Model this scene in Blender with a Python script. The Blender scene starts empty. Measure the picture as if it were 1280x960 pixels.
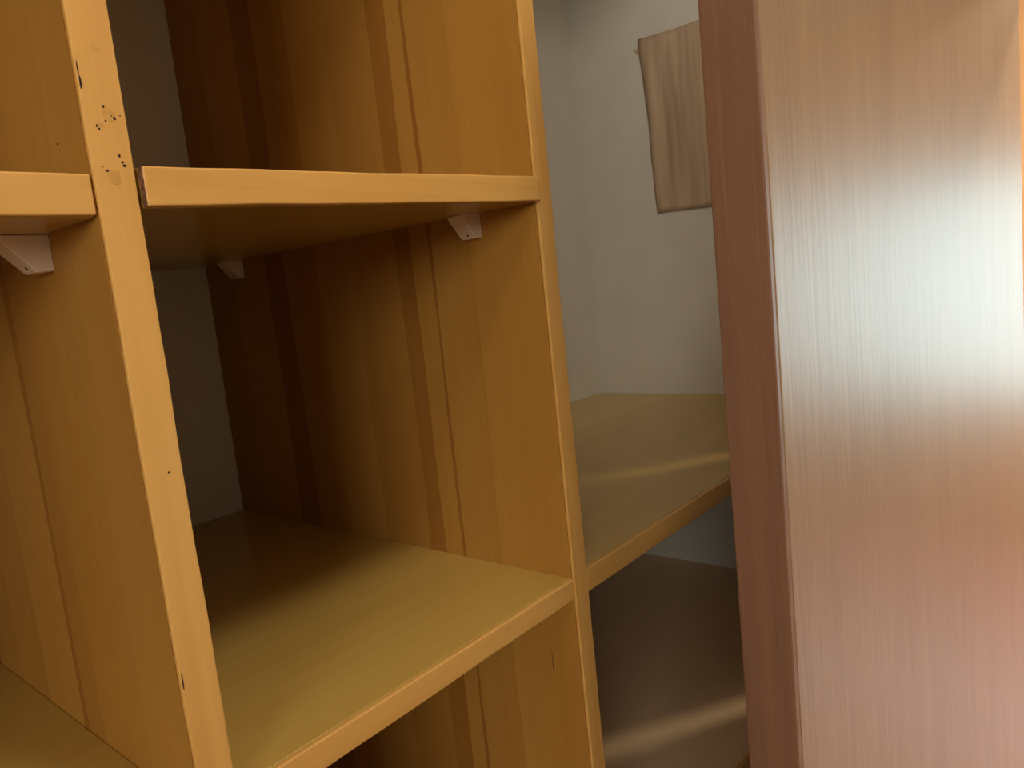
import bpy, bmesh, math, random
from mathutils import Vector, Matrix
random.seed(7)
S = bpy.context.scene
COL = S.collection

# ------------------------------------------------------------------ camera
def camera():
    yaw, pitch, roll = (math.radians(a) for a in (49.6424, -7.4115, -6.0263))
    fwd = Vector((math.sin(yaw)*math.cos(pitch), math.cos(yaw)*math.cos(pitch), math.sin(pitch)))
    right = Vector((math.cos(yaw), -math.sin(yaw), 0))
    up = right.cross(fwd)
    r2 = right*math.cos(roll) + up*math.sin(roll)
    u2 = -right*math.sin(roll) + up*math.cos(roll)
    cd = bpy.data.cameras.new('camera'); co = bpy.data.objects.new('camera', cd); COL.objects.link(co)
    cd.sensor_fit = 'HORIZONTAL'; cd.sensor_width = 36.0; cd.lens = 925.0466/1280*36; cd.clip_start = 0.01
    m = Matrix((r2, u2, -fwd)).transposed().to_4x4(); m.translation = Vector((-0.1692, -0.4114, 0.2837))
    co.matrix_world = m
    S.camera = co
camera()

# ------------------------------------------------------------------ world, lights, exposure
S.view_settings.view_transform = 'Standard'; S.view_settings.look = 'None'
S.view_settings.gamma = 1; S.view_settings.use_curve_mapping = False
S.view_settings.exposure = 0.22
W = bpy.data.worlds.new('daylight'); S.world = W; W.use_nodes = True
W.node_tree.nodes['Background'].inputs[0].default_value = (0.80, 0.95, 0.93, 1)
W.node_tree.nodes['Background'].inputs[1].default_value = 1.0

def light(name, kind, loc, power, color, size=.1, size_y=None, target=None):
    ld = bpy.data.lights.new(name, kind); lo = bpy.data.objects.new(name, ld); COL.objects.link(lo)
    lo.location = loc; ld.energy = power; ld.color = color
    if kind == 'AREA':
        ld.shape = 'RECTANGLE'; ld.size = size; ld.size_y = size_y or size
    else: ld.shadow_soft_size = size
    if target is not None:
        lo.rotation_euler = (Vector(target)-Vector(loc)).to_track_quat('-Z', 'Y').to_euler()
    return lo
FZ = -1.26                      # floor height; the lower shelf top is z = 0
CZ = 1.36                       # ceiling height
XW = 1.3592                     # plaster wall closing the wardrobe on the right
DP = 0.5992                     # wardrobe depth (rear wall plane)
HX = 4.2                        # far wall of the hall beyond the doorway
light('ceiling_lamp_light', 'POINT', (0.17, -0.55, 1.18), 12.0, (1.0, 0.90, 0.74), 0.08)
light('side_fill_light', 'AREA', (-2.55, -1.9, 0.88), 28.0, (1.0, 0.92, 0.78), 1.1, .8, (0, -0.6, 0.2))  # unseen side fill from the left, added to light the panel faces
light('hall_window_light', 'AREA', (HX+.10, -1.75, 0.04), 27.5, (0.74, 0.98, 1.0), 1.6, 1.1, (0, -1.75, 0.04))
light('hall_fill_light', 'AREA', (3.0, -1.2, CZ-.03), 11.0, (1.0, 0.80, 0.60), .5, .5, (3.0, -1.2, -1))  # added overhead fill, brightens the hall floor and walls mirrored in the door
light('hall_lamp_light', 'POINT', (2.2, -0.765, 1.25), 40.0, (1.0, 0.84, 0.56), 0.036)

# ------------------------------------------------------------------ materials
def nt(name):
    m = bpy.data.materials.new(name); m.use_nodes = True
    return m, m.node_tree, m.node_tree.nodes['Principled BSDF']
def wood(name, c0, c1, grain, rough=.3, spec=.5, bump=.05, coat=0.0, fine=110, broad=11, contrast=1.0, coat_rough=.1, stretch=.025):
    m, t, p = nt(name); N = t.nodes; L = t.links
    tc = N.new('ShaderNodeTexCoord')
    oi = N.new('ShaderNodeObjectInfo')
    add = N.new('ShaderNodeVectorMath'); add.operation = 'ADD'
    rnd = N.new('ShaderNodeVectorMath'); rnd.operation = 'SCALE'; rnd.inputs[3].default_value = 3.7
    cmb = N.new('ShaderNodeCombineXYZ')
    for i in range(3): L.new(oi.outputs['Random'], cmb.inputs[i])
    L.new(cmb.outputs[0], rnd.inputs[0])
    L.new(tc.outputs['Object'], add.inputs[0]); L.new(rnd.outputs[0], add.inputs[1])
    def noise(scale, stretch, detail):
        mp = N.new('ShaderNodeMapping'); sc = [scale]*3; sc['XYZ'.index(grain)] = scale*stretch
        mp.inputs['Scale'].default_value = sc
        nz = N.new('ShaderNodeTexNoise'); nz.inputs['Scale'].default_value = 1; nz.inputs['Detail'].default_value = detail
        nz.inputs['Distortion'].default_value = .4
        L.new(add.outputs[0], mp.inputs['Vector']); L.new(mp.outputs[0], nz.inputs['Vector'])
        return nz.outputs['Fac']
    a = noise(broad, .09, 3); b = noise(fine, stretch, 2)
    mix = N.new('ShaderNodeMath'); mix.operation = 'MULTIPLY_ADD'; mix.inputs[1].default_value = .34
    L.new(b, mix.inputs[0])
    sc = N.new('ShaderNodeMath'); sc.operation = 'MULTIPLY'; sc.inputs[1].default_value = .66
    L.new(a, sc.inputs[0]); L.new(sc.outputs[0], mix.inputs[2])
    rp = N.new('ShaderNodeValToRGB')
    w = .22/contrast
    rp.color_ramp.elements[0].position = .5-w; rp.color_ramp.elements[0].color = (*c1, 1)
    rp.color_ramp.elements[1].position = .5+w; rp.color_ramp.elements[1].color = (*c0, 1)
    L.new(mix.outputs[0], rp.inputs[0])
    mul = N.new('ShaderNodeMix'); mul.data_type = 'RGBA'; mul.blend_type = 'MULTIPLY'; mul.inputs[0].default_value = 1
    L.new(rp.outputs[0], mul.inputs[6]); L.new(oi.outputs['Color'], mul.inputs[7])
    L.new(mul.outputs[2], p.inputs['Base Color'])
    p.inputs['Roughness'].default_value = rough; p.inputs['Specular IOR Level'].default_value = spec
    if coat: p.inputs['Coat Weight'].default_value = coat; p.inputs['Coat Roughness'].default_value = coat_rough
    if bump:
        bp = N.new('ShaderNodeBump'); bp.inputs['Strength'].default_value = bump; bp.inputs['Distance'].default_value = .002
        L.new(b, bp.inputs['Height']); L.new(bp.outputs[0], p.inputs['Normal'])
    return m
def plain(name, c, rough=.6, noise=.06, scale=30, bump=0.0, spec=.3):
    m, t, p = nt(name); N = t.nodes; L = t.links
    tc = N.new('ShaderNodeTexCoord'); nz = N.new('ShaderNodeTexNoise'); nz.inputs['Scale'].default_value = scale; nz.inputs['Detail'].default_value = 4
    L.new(tc.outputs['Object'], nz.inputs['Vector'])
    rp = N.new('ShaderNodeValToRGB')
    rp.color_ramp.elements[0].position = .3; rp.color_ramp.elements[0].color = (*[v*(1-noise) for v in c], 1)
    rp.color_ramp.elements[1].position = .7; rp.color_ramp.elements[1].color = (*[min(1, v*(1+noise)) for v in c], 1)
    L.new(nz.outputs['Fac'], rp.inputs[0]); L.new(rp.outputs[0], p.inputs['Base Color'])
    p.inputs['Roughness'].default_value = rough; p.inputs['Specular IOR Level'].default_value = spec
    if bump:
        bp = N.new('ShaderNodeBump'); bp.inputs['Strength'].default_value = bump; bp.inputs['Distance'].default_value = .003
        L.new(nz.outputs['Fac'], bp.inputs['Height']); L.new(bp.outputs[0], p.inputs['Normal'])
    return m
M = {}
M['panel']   = wood('varnished_panel_wood', (.52, .27, .060), (.43, .205, .036), 'Z', rough=.42, spec=.35)
M['edge_z']  = wood('varnished_lipping_upright', (.84, .49, .15), (.68, .35, .085), 'Z', rough=.4, broad=30, contrast=1.2)
M['edge_x']  = wood('varnished_lipping_shelf', (.84, .49, .15), (.68, .35, .085), 'X', rough=.4, broad=30, contrast=1.2)
M['shelf']   = wood('varnished_shelf_wood', (.60, .40, .105), (.515, .33, .076), 'X', rough=.23, spec=.7)
M['base'] = wood('dull_brown_base_wood', (.84, .61, .39), (.74, .53, .335), 'X', rough=.5, spec=.3)
M['endgrain'] = plain('raw_end_grain', (.17, .08, .05), .8, .6, 300)
M['cleat']   = wood('pale_raw_pine', (.86, .72, .60), (.78, .63, .51), 'Y', rough=.7, spec=.2)
M['hole']    = plain('dark_pit', (.035, .022, .02), .9, .3, 200)
M['stain']   = plain('dull_stain', (.66, .36, .10), .6, .10, 200)
M['plaster'] = plain('white_plaster', (.67, .645, .58), .85, .025, 14, .05, .2)
M['room']    = plain('painted_room_wall', (.72, .64, .52), .85, .02, 10)
M['ceil']    = plain('painted_ceiling', (.72, .67, .58), .9, .02, 8)
M['floor']   = wood('timber_floor', (.30, .16, .08), (.24, .12, .055), 'X', rough=.4)
M['hallfloor'] = plain('pink_terrazzo_floor', (.88, .58, .68), .38, .05, 40)
_p = M['hallfloor'].node_tree.nodes['Principled BSDF']; _p.inputs['Coat Weight'].default_value = 1.0; _p.inputs['Coat Roughness'].default_value = .3; _p.inputs['Coat IOR'].default_value = 1.7
M['hallwall'] = plain('tan_hall_wall', (.74, .54, .34), .8, .03, 12)
M['door']    = wood('red_brown_door_veneer', (.36, .225, .12), (.29, .17, .085), 'Z', rough=.42, spec=.65, bump=.17, stretch=.05, fine=130, broad=26)
M['dooredge'] = wood('red_brown_door_edge', (.29, .145, .085), (.20, .10, .06), 'Z', rough=.5, bump=.15, fine=260, broad=40)
M['trim']    = wood('door_frame_wood', (.36, .25, .17), (.30, .20, .135), 'Z', rough=.6, spec=.2)
M['sheet']   = wood('brown_streaked_sheet', (.58, .44, .31), (.42, .30, .20), 'Z', rough=.75, spec=.2, fine=90, broad=38, contrast=1.6)
M['metal']   = plain('hinge_steel', (.4, .38, .35), .35, .05, 30, 0, .5); M['metal'].node_tree.nodes['Principled BSDF'].inputs['Metallic'].default_value = 1

# ------------------------------------------------------------------ helpers
def put(name, bm, mat, parent=None, origin=(0, 0, 0), tint=None, smooth=False):
    """link a bmesh given in world coordinates as one object whose origin is `origin`"""
    o0 = Vector(origin)
    bmesh.ops.recalc_face_normals(bm, faces=bm.faces)
    bmesh.ops.translate(bm, verts=bm.verts, vec=-o0)
    me = bpy.data.meshes.new(name); bm.to_mesh(me); bm.free()
    me.materials.append(mat)
    if smooth:
        for f in me.polygons: f.use_smooth = True
    o = bpy.data.objects.new(name, me); COL.objects.link(o)
    o['org'] = list(o0)
    if parent is not None:
        o.parent = parent; o.location = o0 - Vector(parent['org'])
    else: o.location = o0
    if tint: o.color = (*tint, 1)
    return o
def box(bm, x0, x1, y0, y1, z0, z1, bevel=0, seg=2):
    vs = [bm.verts.new((x, y, z)) for z in (z0, z1) for y in (y0, y1) for x in (x0, x1)]
    fs = [(0, 2, 3, 1), (4, 5, 7, 6), (0, 1, 5, 4), (2, 6, 7, 3), (0, 4, 6, 2), (1, 3, 7, 5)]
    faces = [bm.faces.new([vs[i] for i in f]) for f in fs]
    if bevel:
        es = list({e for f in faces for e in f.edges})
        bmesh.ops.bevel(bm, geom=es, offset=bevel, segments=seg, affect='EDGES', profile=.6)
    return bm
def worn(bm, axis, n=70, amp=.00045, seed=0):
    """hand-worn lipping: cut along its length and let the long edges waver"""
    rg = random.Random(seed)
    k = 'xyz'.index(axis)
    lo = min(v.co[k] for v in bm.verts); hi = max(v.co[k] for v in bm.verts)
    no = [0, 0, 0]; no[k] = 1
    for i in range(1, n):
        p = [0, 0, 0]; p[k] = lo+(hi-lo)*i/n
        bmesh.ops.bisect_plane(bm, geom=bm.verts[:]+bm.edges[:]+bm.faces[:], plane_co=p, plane_no=no)
    a = 0 if axis == 'z' else 2
    mid = sum(v.co[a] for v in bm.verts)/len(bm.verts)
    ph = [rg.uniform(0, 6.28) for _ in range(6)]
    back = max(v.co.y for v in bm.verts)
    for v in bm.verts:
        if v.co[k] in (lo, hi): continue
        s = 0 if v.co[a] < mid else 3
        w = sum(math.sin(v.co[k]*f+ph[s+i])*g for i, (f, g) in enumerate(((17, .5), (41, .35), (97, .25))))
        w = amp*min(0, w-.35)
        v.co[a] += -w if s == 0 else w
        if v.co.y < back-.002: v.co.y -= .3*w
    return bm
def bx(*a, **k): return box(bmesh.new(), *a, **k)
def thing(name, label, cat, loc, group=None):
    e = bpy.data.objects.new(name, None); COL.objects.link(e); e.location = loc; e['org'] = list(loc)
    e.empty_display_size = .1; e['label'] = label; e['category'] = cat
    if group: e['group'] = group
    return e
def structure(o): o['kind'] = 'structure'; return o

# ------------------------------------------------------------------ room shell
YB = -3.0; XL = -2.6; WT = .12
DY0, DY1, DTOP = -1.22, -0.215, 0.77            # doorway in the right wall
structure(put('floor', bx(XL, XW+.0, YB, DP, FZ-.1, FZ), M['floor'], origin=(0, 0, FZ)))
structure(put('ceiling', bx(XL, XW+.0, YB, DP, CZ, CZ+.1), M['ceil'], origin=(0, 0, CZ)))
structure(put('wall_back', bx(XL, XW+WT, DP, DP+.1, FZ, CZ), M['plaster'], origin=(0, DP, FZ)))
bm = bmesh.new()
box(bm, XW, XW+WT, DY1, DP, FZ, CZ); box(bm, XW, XW+WT, YB, DY0, FZ, CZ); box(bm, XW, XW+WT, DY0, DY1, DTOP, CZ)
structure(put('wall_right', bm, M['plaster'], origin=(XW, 0, FZ)))
structure(put('wall_front', bx(XL, XW+WT, YB-.1, YB, FZ, CZ), M['room'], origin=(0, YB, FZ)))
bm = bmesh.new()                                  # left wall, with an opening made for the added side fill
box(bm, XL-.1, XL, YB, -2.5, FZ, CZ); box(bm, XL-.1, XL, -1.3, DP, FZ, CZ)
box(bm, XL-.1, XL, -2.5, -1.3, FZ, .44); box(bm, XL-.1, XL, -2.5, -1.3, 1.32, CZ)
structure(put('wall_left', bm, M['room'], origin=(XL, 0, FZ)))
# hall beyond the doorway
X1 = XW+WT
structure(put('floor_hall', bx(X1, HX, -3.4, .6, FZ-.1, FZ), M['hallfloor'], origin=(3, -1, FZ)))
structure(put('ceiling_hall', bx(X1, HX, -3.4, .6, CZ, CZ+.1), M['hallwall'], origin=(3, -1, CZ)))
bm = bmesh.new()
box(bm, HX, HX+.08, -3.4, -2.6, FZ, CZ); box(bm, HX, HX+.08, -.9, .6, FZ, CZ)
box(bm, HX, HX+.08, -2.6, -.9, FZ, -.56); box(bm, HX, HX+.08, -2.6, -.9, .62, CZ)
structure(put('wall_hall_far', bm, M['hallwall'], origin=(HX, 0, FZ)))
structure(put('wall_hall_side', bx(X1, HX, .5, .6, FZ, CZ), M['hallwall'], origin=(3, .5, FZ)))
structure(put('wall_hall_front', bx(X1, HX, -3.4, -3.3, FZ, CZ), M['hallwall'], origin=(3, -3.3, FZ)))

# ------------------------------------------------------------------ wardrobe
T = .022; WX = .377; Z_TOP = 1.02
wardrobe = thing('wardrobe', 'open built-in varnished yellow wooden wardrobe of upright panels and shelves, against white plaster', 'wardrobe', (0.3, 0.3, FZ))
def edge(y, z, bounds, x):
    """a strip's border wanders a little along its length, as the figure of the wood does"""
    if y in (bounds[0], bounds[-1]): return y
    p = y*131+x*57
    return y + .0013*math.sin(z*7.3+p) + .0009*math.sin(z*17.1+2.3*p)
def strips(y_bounds, tints, x0, x1, z0, z1, parent, name='veneer_strip'):
    for (a, b), tn in zip(zip(y_bounds[:-1], y_bounds[1:]), tints):
        bm = bmesh.new(); n = 26; rows = []
        for i in range(n+1):
            z = z0+(z1-z0)*i/n
            ya, yb = edge(a, z, y_bounds, x0)+.0001, edge(b, z, y_bounds, x0)-.0001
            if yb < ya+.0004: yb = ya+.0004
            rows.append([bm.verts.new(p) for p in ((x0, ya, z), (x1, ya, z), (x1, yb, z), (x0, yb, z))])
        for p, q in zip(rows[:-1], rows[1:]):
            for k in range(4): bm.faces.new((p[k], p[(k+1) % 4], q[(k+1) % 4], q[k]))
        bm.faces.new(rows[0]); bm.faces.new(rows[-1])
        put(name, bm, M['panel'], parent, ((x0+x1)/2, (a+b)/2, z0), tn)
def upright(x, left, right):
    """carcass panel: core, front lipping, glued strips showing on each face"""
    core = put('upright_panel', bx(x+.0012, x+T-.0012, 0.0034, DP-.001, FZ+.06, Z_TOP), M['panel'], wardrobe, (x+T/2, .3, FZ+.06))
    bmq = bx(x, x+T, 0, .0032, FZ+.06, Z_TOP, bevel=.0011, seg=2)
    lip = put('front_lipping', worn(bmq, 'z', 90, .0006, int(x*1000)), M['edge_z'], core, (x+T/2, 0, FZ+.06))
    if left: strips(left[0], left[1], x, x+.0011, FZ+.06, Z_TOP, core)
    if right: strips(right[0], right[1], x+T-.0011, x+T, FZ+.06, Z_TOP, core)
    return core, lip
D = DP-.001
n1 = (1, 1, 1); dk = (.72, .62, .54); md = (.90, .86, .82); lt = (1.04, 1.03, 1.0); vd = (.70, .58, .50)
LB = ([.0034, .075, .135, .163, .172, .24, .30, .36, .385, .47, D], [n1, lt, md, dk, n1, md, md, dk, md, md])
RB = ([.0034, .09, .143, .1475, .172, .198, .27, .34, .405, .418, .448, .53, D], [lt, n1, vd, n1, dk, md, n1, md, vd, dk, n1, md])
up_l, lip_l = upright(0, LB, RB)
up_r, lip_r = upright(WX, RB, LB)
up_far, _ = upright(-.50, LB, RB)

def shelf(x0, x1, zt0, zt1, th, y0, raw_end=False, mat='shelf', name='shelf'):
    """board with a lipping along the front, its top running from zt0 (left) to zt1 (right)"""
    def tilt(bm):
        for v in bm.verts: v.co.z += zt0 + (zt1-zt0)*(v.co.x-x0)/(x1-x0)
        return bm
    s = put(name, tilt(bx(x0, x1, y0+.0052, DP-.0008, -th, 0, bevel=.0006, seg=1)), M[mat], wardrobe, ((x0+x1)/2, .3, zt0))
    put('shelf_lipping', tilt(worn(bx(x0, x1, y0, y0+.0050, -th, 0, bevel=.0014, seg=3), 'x', 40, .0005, int(x0*1000)+int(zt0*777))), M['edge_x'], s, ((x0+x1)/2, y0, zt0))
    if raw_end:
        bm = bmesh.new()
        rows = 9
        pts = []
        for i in range(rows+1):
            z = -th*.97*i/rows - .0004
            jag = random.uniform(-.0006, .0006)
            pts.append((bm.verts.new((x0-.0004+abs(jag)*.3, y0+.0012+jag, z)), bm.verts.new((x0-.0005, y0+.0048, z))))
        for a, b in zip(pts[:-1], pts[1:]): bm.faces.new((a[0], a[1], b[1], b[0]))
        ex = bmesh.ops.extrude_face_region(bm, geom=bm.faces[:])
        bmesh.ops.translate(bm, verts=[v for v in ex['geom'] if isinstance(v, bmesh.types.BMVert)], vec=(.0003, 0, 0))
        e = put('raw_end', tilt(bm), M['endgrain'], s, (x0, y0, zt0)); e['label'] = 'ragged unvarnished end grain with a dark chip'
    return s
sh_up = shelf(T+.0022, WX-.0006, .3686, .3791, .0218, -.0045, raw_end=True)
sh_low = shelf(T, WX, 0, 0, .0208, .0006)
sh_right = shelf(WX+T, XW-.0005, .0019, .0019, .024, .0006)
sh_left = shelf(-.478, -.0008, .3641, .3641, .0218, .0004)
shelf(-.478, 0, 0, 0, .0208, .0006)
for (a, b) in ((-.478, 0), (T, WX)):
    shelf(a, b, .757, .757, .0218, .0004)  # unseen upper shelves, added to keep lamp light off the rear plaster
for (a, b) in ((-.478, 0), (T, WX), (WX+T, XW-.0005)):
    shelf(a, b, -.402, -.402, .0208, .0006, mat='base')
for (a, b) in ((-.478, 0), (T, WX), (WX+T, XW-.0005)):
    put('bottom_board', bx(a, b, .002, DP-.001, FZ+.06, FZ+.082, bevel=.001, seg=1), M['shelf'], wardrobe, ((a+b)/2, .3, FZ+.06))
put('top_board', bx(-.50, XW-.001, 0, DP-.001, Z_TOP, Z_TOP+.022, bevel=.001, seg=1), M['shelf'], wardrobe, (.43, .3, Z_TOP))
put('plinth', bx(-.50, XW-.001, .03, DP-.001, FZ, FZ+.06), M['edge_x'], wardrobe, (.43, .3, FZ))

def cleat(xf, y0, y1, zt, h, wtop, wbot, sag, label=None):
    """wedge-shaped shelf cleat screwed to the panel face at x = xf, projecting to -x"""
    bm = bmesh.new()
    prof = lambda y, s: [bm.verts.new(p) for p in ((xf, y, zt), (xf-wtop, y, zt-s), (xf-wtop-.0004, y, zt-s-.0022), (xf-wbot, y, zt-h), (xf, y, zt-h+.0005))]
    a = prof(y0, 0); b = prof(y1, sag)
    n = len(a)
    bm.faces.new(a); bm.faces.new(b[::-1])
    for i in range(n): bm.faces.new((a[i], b[i], b[(i+1) % n], a[(i+1) % n]))
    bmesh.ops.bevel(bm, geom=bm.edges[:], offset=.0005, segments=1, affect='EDGES')
    c = put('shelf_cleat', bm, M['cleat'], wardrobe, (xf, y0, zt-h))
    # screw head sunk in the sloping face
    d = Vector((-(h-.0022), 0, -(wtop-wbot))).normalized()
    ctr = Vector((xf-wbot-(wtop-wbot)*.16, y0+(y1-y0)*.42, zt-h+(h-.0022)*.16))
    bm = bmesh.new(); bmesh.ops.create_cone(bm, cap_ends=True, segments=12, radius1=.0011, radius2=.0011, depth=.0006)
    bmesh.ops.transform(bm, verts=bm.verts, matrix=Matrix.Translation(ctr) @ d.to_track_quat('Z', 'Y').to_matrix().to_4x4())
    put('screw_hole', bm, M['hole'], c, ctr)
    return c
cleat(WX, .0705, .0895, .3571, .0235, .0262, .0090, .0012)
cleat(WX, .5000, .519, .3571, .0235, .0262, .0090, .0012)
cleat(0, .0726, .0916, .3421, .0215, .0256, .0095, .0014)

# pits, nail holes and splits on the panels
def blob(bm, x, y, z, rx, rz, axis='y', depth=.0004):
    n = 9; ring = []
    for i in range(n):
        a = 2*math.pi*i/n; r = random.uniform(.6, 1.15)
        p = Vector((math.cos(a)*rx*r, 0, math.sin(a)*rz*r)) if axis == 'y' else Vector((0, math.cos(a)*rx*r, math.sin(a)*rz*r))
        ring.append(p)
    off = Vector((0, -depth, 0)) if axis == 'y' else Vector((-depth, 0, 0))
    base = Vector((x, y, z))
    lo = [bm.verts.new(base+p) for p in ring]; hi = [bm.verts.new(base+p*.8+off) for p in ring]
    bm.faces.new(hi)
    for i in range(n): bm.faces.new((lo[i], lo[(i+1) % n], hi[(i+1) % n], hi[i]))
def marks(name, spots, mat, parent, axis='y', depth=.0002, label=None):
    bm = bmesh.new()
    for s in spots: blob(bm, *s, axis=axis, depth=depth)
    o = put(name, bm, mat, parent, spots[0][:3]); o['kind'] = 'stuff'
    if label: o['label'] = label
marks('worn_patch', [(.0135, 0, .3950, .0050, .0040), (.0105, 0, .3625, .0040, .0050), (.0085, 0, .3890, .0024, .0018), (.0120, 0, .4280, .0030, .0022)], M['stain'], lip_l, depth=.00004)
marks('nail_hole', [(.0112, 0, .3988, .0008, .0009), (.0159, 0, .3932, .0009, .0010), (.0145, 0, .3943, .0004, .0004), (.0190, 0, .3948, .0005, .0005),
                    (.0112, 0, .3915, .0006, .0007), (.0063, 0, .3886, .0006, .0008), (.0074, 0, .3870, .0007, .0009), (.0151, 0, .3739, .0008, .0009),
                    (.0162, 0, .3706, .0008, .0010), (.0170, 0, .3690, .0013, .0012), (.0078, 0, .3660, .0009, .0007), (.0057, 0, .3680, .0005, .0005),
                    (.0132, 0, .2020, .0006, .0007)], M['hole'], lip_l, label='cluster of small dark nail holes')
marks('edge_split', [(.0016, -.0001, .4167, .0003, .0040), (.0019, -.0001, .4090, .0006, .0040)], M['hole'], lip_l, depth=.0003)
marks('edge_split', [(.0013, -.0001, .0830, .0004, .0050)], M['hole'], lip_l, depth=.0003)
marks('pit', [(0, .0369, .3862, .0012, .0009)], M['hole'], up_l, axis='x')
marks('split', [(WX, .0375, -.095, .0004, .0130)], M['hole'], up_r, axis='x')

# ------------------------------------------------------------------ door standing open in front of the wardrobe
TH = .0375; DW = 1.01
ang = math.radians(-2.2)
door = bpy.data.objects.new('door_1', None); COL.objects.link(door)
door['org'] = [0, 0, 0]; structure(door)
door['label'] = 'red-brown veneered flush door standing open, glossy with window light'
door.location = (.3030, -.2350, FZ+.012); door.rotation_euler = (0, 0, ang)
DZ = 1.99
put('door_face', bx(.006, DW, 0, TH, 0, DZ, bevel=.0014, seg=3), M['door'], door, (0, 0, 0))
put('door_edge', bx(0, .0058, .0003, TH, 0, DZ, bevel=.0009, seg=2), M['dooredge'], door, (0, 0, 0))
for hz in (.25, .98, 1.80):
    bm = bmesh.new(); bmesh.ops.create_cone(bm, cap_ends=True, segments=12, radius1=.007, radius2=.007, depth=.09)
    bmesh.ops.translate(bm, verts=bm.verts, vec=(DW-.004, TH+.0065, hz))
    put('hinge', bm, M['metal'], door, (DW, 0, hz))
# frame of the doorway
bm = bmesh.new()
box(bm, XW-.012, XW+WT+.012, DY1-.02, DY1, FZ, DTOP, bevel=.002)
structure(put('trim_1', bm, M['trim'], origin=(XW, DY1, FZ)))
structure(put('trim_2', bx(XW-.012, XW+WT+.012, DY0, DY0+.02, FZ, DTOP, bevel=.002), M['trim'], origin=(XW, DY0, FZ)))
structure(put('trim_3', bx(XW-.012, XW+WT+.012, DY0+.02, DY1-.02, DTOP-.02, DTOP, bevel=.002), M['trim'], origin=(XW, DY0, DTOP)))

# ------------------------------------------------------------------ brown sheet on the side wall
sheet = thing('brown_sheet', 'brown vertically streaked sheet with a doubled corner, hanging on white wall beside the door', 'sheet', (XW, .30, .41))
def hang(name, y0, y1, ztop, zbot, off, thick, wav, jag, parent):
    bm = bmesh.new(); ny, nz = 26, 30; rows = []
    for i in range(nz+1):
        f = i/nz; row = []
        for j in range(ny+1):
            g = j/ny
            ye = y1 - .018*f*(1-f*.25) + jag*(.0012*math.sin(f*9+1) + .0006*math.sin(f*23))      # wavering far edge
            y = y0+(ye-y0)*g
            z = ztop + (zbot-ztop)*f + .0015*math.sin(g*7+f)
            x = XW-off - wav*(.5+.5*math.sin(g*34+1.3*math.sin(f*3)))*(.35+.65*math.sin(math.pi*min(1, f*1.1+.08)))
            row.append(bm.verts.new((x, y, z)))
        rows.append(row)
    for a, b in zip(rows[:-1], rows[1:]):
        for j in range(ny): bm.faces.new((a[j], a[j+1], b[j+1], b[j]))
    ex = bmesh.ops.extrude_face_region(bm, geom=bm.faces[:])
    bmesh.ops.translate(bm, verts=[v for v in ex['geom'] if isinstance(v, bmesh.types.BMVert)], vec=(thick, 0, 0))
    return put(name, bm, M['sheet'], parent, (XW, (y0+y1)/2, zbot), smooth=True)
hang('front_sheet', .12, .4195, .789, .412, .0035, .0012, .0045, 1, sheet)
bm = bmesh.new()
v = [(XW-.0025, .390, .784), (XW-.0025, .4330, .770), (XW-.0025, .4150, .748), (XW-.0025, .390, .70)]
f = bm.faces.new([bm.verts.new(p) for p in v])
ex = bmesh.ops.extrude_face_region(bm, geom=[f])
bmesh.ops.translate(bm, verts=[q for q in ex['geom'] if isinstance(q, bmesh.types.BMVert)], vec=(.001, 0, 0))
put('back_layer', bm, M['sheet'], sheet, (XW, .41, .75))

for o in list(S.objects):
    if 'org' in o: del o['org']
